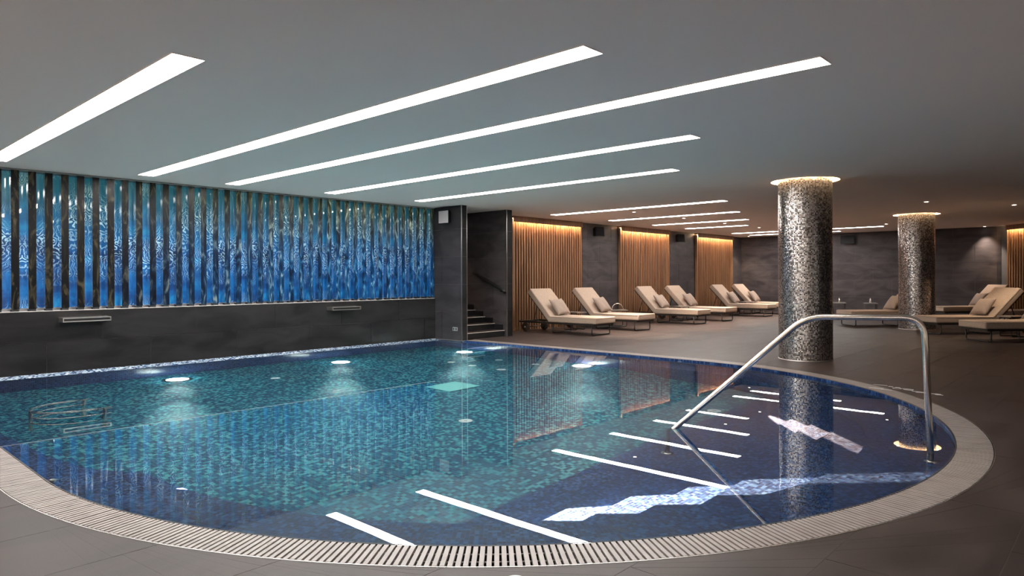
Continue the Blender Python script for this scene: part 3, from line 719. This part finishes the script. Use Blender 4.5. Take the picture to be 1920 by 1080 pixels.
def make_lounger():
    t = empty('sun_lounger')            # local origin at the middle of the foot end on the floor, +y to the head
    w = .80; zf = .27
    f = MB().box(-w/2+.02, -w/2+.06, .05, 2.36, zf-.045, zf).box(w/2-.06, w/2-.02, .05, 2.36, zf-.045, zf)
    for y in (.05, .8, 1.45, 2.32): f.box(-w/2+.06, w/2-.06, y, y+.04, zf-.045, zf-.001)
    f.build('frame', M['frame'], t)
    for y in (.14, 1.30):
        MB().tube(fillet([(-.36, y, zf-.04), (-.36, y, .014), (.36, y, .014), (.36, y, zf-.04)], .06), .016, 8).build('leg', M['frame'], t)
    for s in (-1, 1):
        wh = MB().lathe([(.0,-.03),(.10,-.03),(.115,-.02),(.115,.02),(.10,.03),(0,.03)], 24, (s*.36, 2.16, .115), 'x').build('wheel', M['wheel'], t)
        MB().lathe([(0,.0),(.025,0),(.025,.012),(0,.012)], 12, (s*.36 + (.03 if s > 0 else -.042), 2.16, .115), 'x').build('hub', M['steel_satin'], wh)
    MB().tube([(-.36, 2.16, .115), (.36, 2.16, .115)], .012, 8).build('axle', M['frame'], t)
    c1 = cushion('seat_cushion', M['cream'], t, w, 1.42, .145, .03, Matrix.Translation((0, .71, zf + .0725)))
    piping(c1, w, 1.42, .145/2 - .02, Matrix.Translation((0, .71, zf + .0725)))
    ang = math.radians(46)
    Bm = Matrix.Translation((0, 1.42, zf + .02)) @ Matrix.Rotation(ang, 4, 'X')
    c2 = cushion('back_cushion', M['cream'], t, w, .95, .145, .03, Bm @ Matrix.Translation((0, .475, .0725)))
    piping(c2, w, .95, .145/2 - .02, Bm @ Matrix.Translation((0, .475, .0725)))
    MB().box(-w/2+.03, w/2-.03, .02, .93, -.025, -.002, Bm).build('back_frame', M['frame'], t)
    MB().tube([Bm @ Vector((-.25, .6, -.02)), (-.25, 2.0, zf-.02)], .012, 8).tube([Bm @ Vector((.25, .6, -.02)), (.25, 2.0, zf-.02)], .012, 8).build('back_strut', M['frame'], t)
    return t
def pillow_mesh():
    bm = bmesh.new(); n = 14; w, h, th = .52, .48, .08; g = {}
    for s in (1, -1):
        for i in range(n+1):
            for j_ in range(n+1):
                u, v = 2*i/n-1, 2*j_/n-1
                edge = i in (0, n) or j_ in (0, n)
                pin = 1 - .10*(1-u*u)*abs(v)**2; pin2 = 1 - .10*(1-v*v)*abs(u)**2
                x = u*w/2*pin2; y = v*h/2*pin
                z = s*th*(max(0, (1-u**2)*(1-v**2)))**.42
                z += .006*math.sin(7*u+3*v)*(1-u*u)*(1-v*v)
                if edge and s == -1: g[(s,i,j_)] = g[(1,i,j_)]
                else: g[(s,i,j_)] = bm.verts.new((x, y, z))
        for i in range(n):
            for j_ in range(n):
                q = [g[(s,i,j_)], g[(s,i+1,j_)], g[(s,i+1,j_+1)], g[(s,i,j_+1)]]
                bm.faces.new(q if s == 1 else q[::-1])
    me = bpy.data.meshes.new('pillow'); bm.to_mesh(me); bm.free()
    for p in me.polygons: p.use_smooth = True
    me.materials.append(M['pillow']); return me
PM = pillow_mesh()
proto = make_lounger(); first = True
def place_lounger(x, y, rz, label, group, plabel, pil=True, px=.02):
    global first
    o = proto if first else copy_tree(proto); first = False
    o.location = (x, y, 0); o.rotation_euler = (0, 0, rz); tag(o, label, 'sun lounger', group)
    if pil:
        ang = math.radians(52)
        Mw = Matrix.Translation((x, y, 0)) @ Matrix.Rotation(rz, 4, 'Z') @ Matrix.Translation((px, 1.375, .625)) @ Matrix.Rotation(ang, 4, 'X') @ Matrix.Rotation(.05, 4, 'Z')
        p = bpy.data.objects.new('pillow', PM); COL.objects.link(p); p.matrix_world = Mw
        tag(p, plabel, 'pillow', 'lounger pillows')
LB = 9.10
for x, w, pw_ in ((13.06, 'nearest the stair partition', 'the lounger nearest the stair partition'), (14.85, 'second from the stair partition', 'the second lounger from the partition'), (17.90, 'third from the stair partition', 'the third lounger from the partition'),
             (19.65, 'fourth from the stair partition', 'the fourth lounger from the partition'), (22.75, 'fifth in the row along the wood panels', 'the fifth lounger along the wood panels'), (24.50, 'last in the row, partly behind the column', 'the last lounger of the wood panel row')):
    place_lounger(x, LB, 0, 'beige cushioned sun lounger ' + w, 'loungers along the wood panels', 'square taupe pillow on ' + pw_)
RR = -3*PI/4
for x, y, w, pw_ in ((16.77, 2.57, 'nearest on the right, cut by the frame', 'the nearest right hand lounger'), (18.20, 3.70, 'on the right, just behind the nearest one', 'the right lounger behind the nearest one'), (19.75, 5.95, 'between the two mosaic columns', 'the lounger between the columns'),
                    (24.0, 4.62, 'farthest on the right, against the angled wall', 'the farthest right lounger'), (22.35, 3.02, 'on the right edge before the slat panel', 'the lounger before the right slat panel')):
    place_lounger(x, y, RR, 'beige cushioned sun lounger ' + w, 'loungers on the right', 'square taupe pillow on ' + pw_)

# ------------------------------------------------------------------ side tables
def side_table(x, y, rz, label, handle):
    t = tag(empty('side_table', (x, y, 0), rz), label, 'side table', 'small side tables')
    bevel(MB().box(-.20, .20, -.24, .24, .43, .455).build('tray', M['steel_satin'], t), .005)
    for a in (-1, 1): MB().tube(fillet([(a*.17, -.2, .43), (a*.17, -.2, .012), (a*.17, .2, .012), (a*.17, .2, .43)], .04), .011, 8).build('leg', M['frame'], t)
    if handle: MB().tube([(.0, .16*math.cos(PI*k/14), .455 + .17*math.sin(PI*k/14)) for k in range(15)], .010, 8).build('handle', M['steel'], t)
side_table(13.96, 10.7, 0, 'small low tray table between the first two loungers', False)
side_table(15.62, 10.5, .9, 'small tray table with arched handle beside the second lounger', True)
side_table(18.78, 10.35, 0, 'small low tray table between the third and fourth loungers', False)
side_table(23.63, 10.35, 0, 'small low tray table between the last two loungers', False)
side_table(24.5, 7.52, -1.2, 'small tray table with handle by the far wall, left one', True)
side_table(24.6, 6.58, -1.2, 'small tray table with handle by the far wall, right one', True)
side_table(18.55, 2.05, RR, 'small tray table between the two nearest right loungers', False)
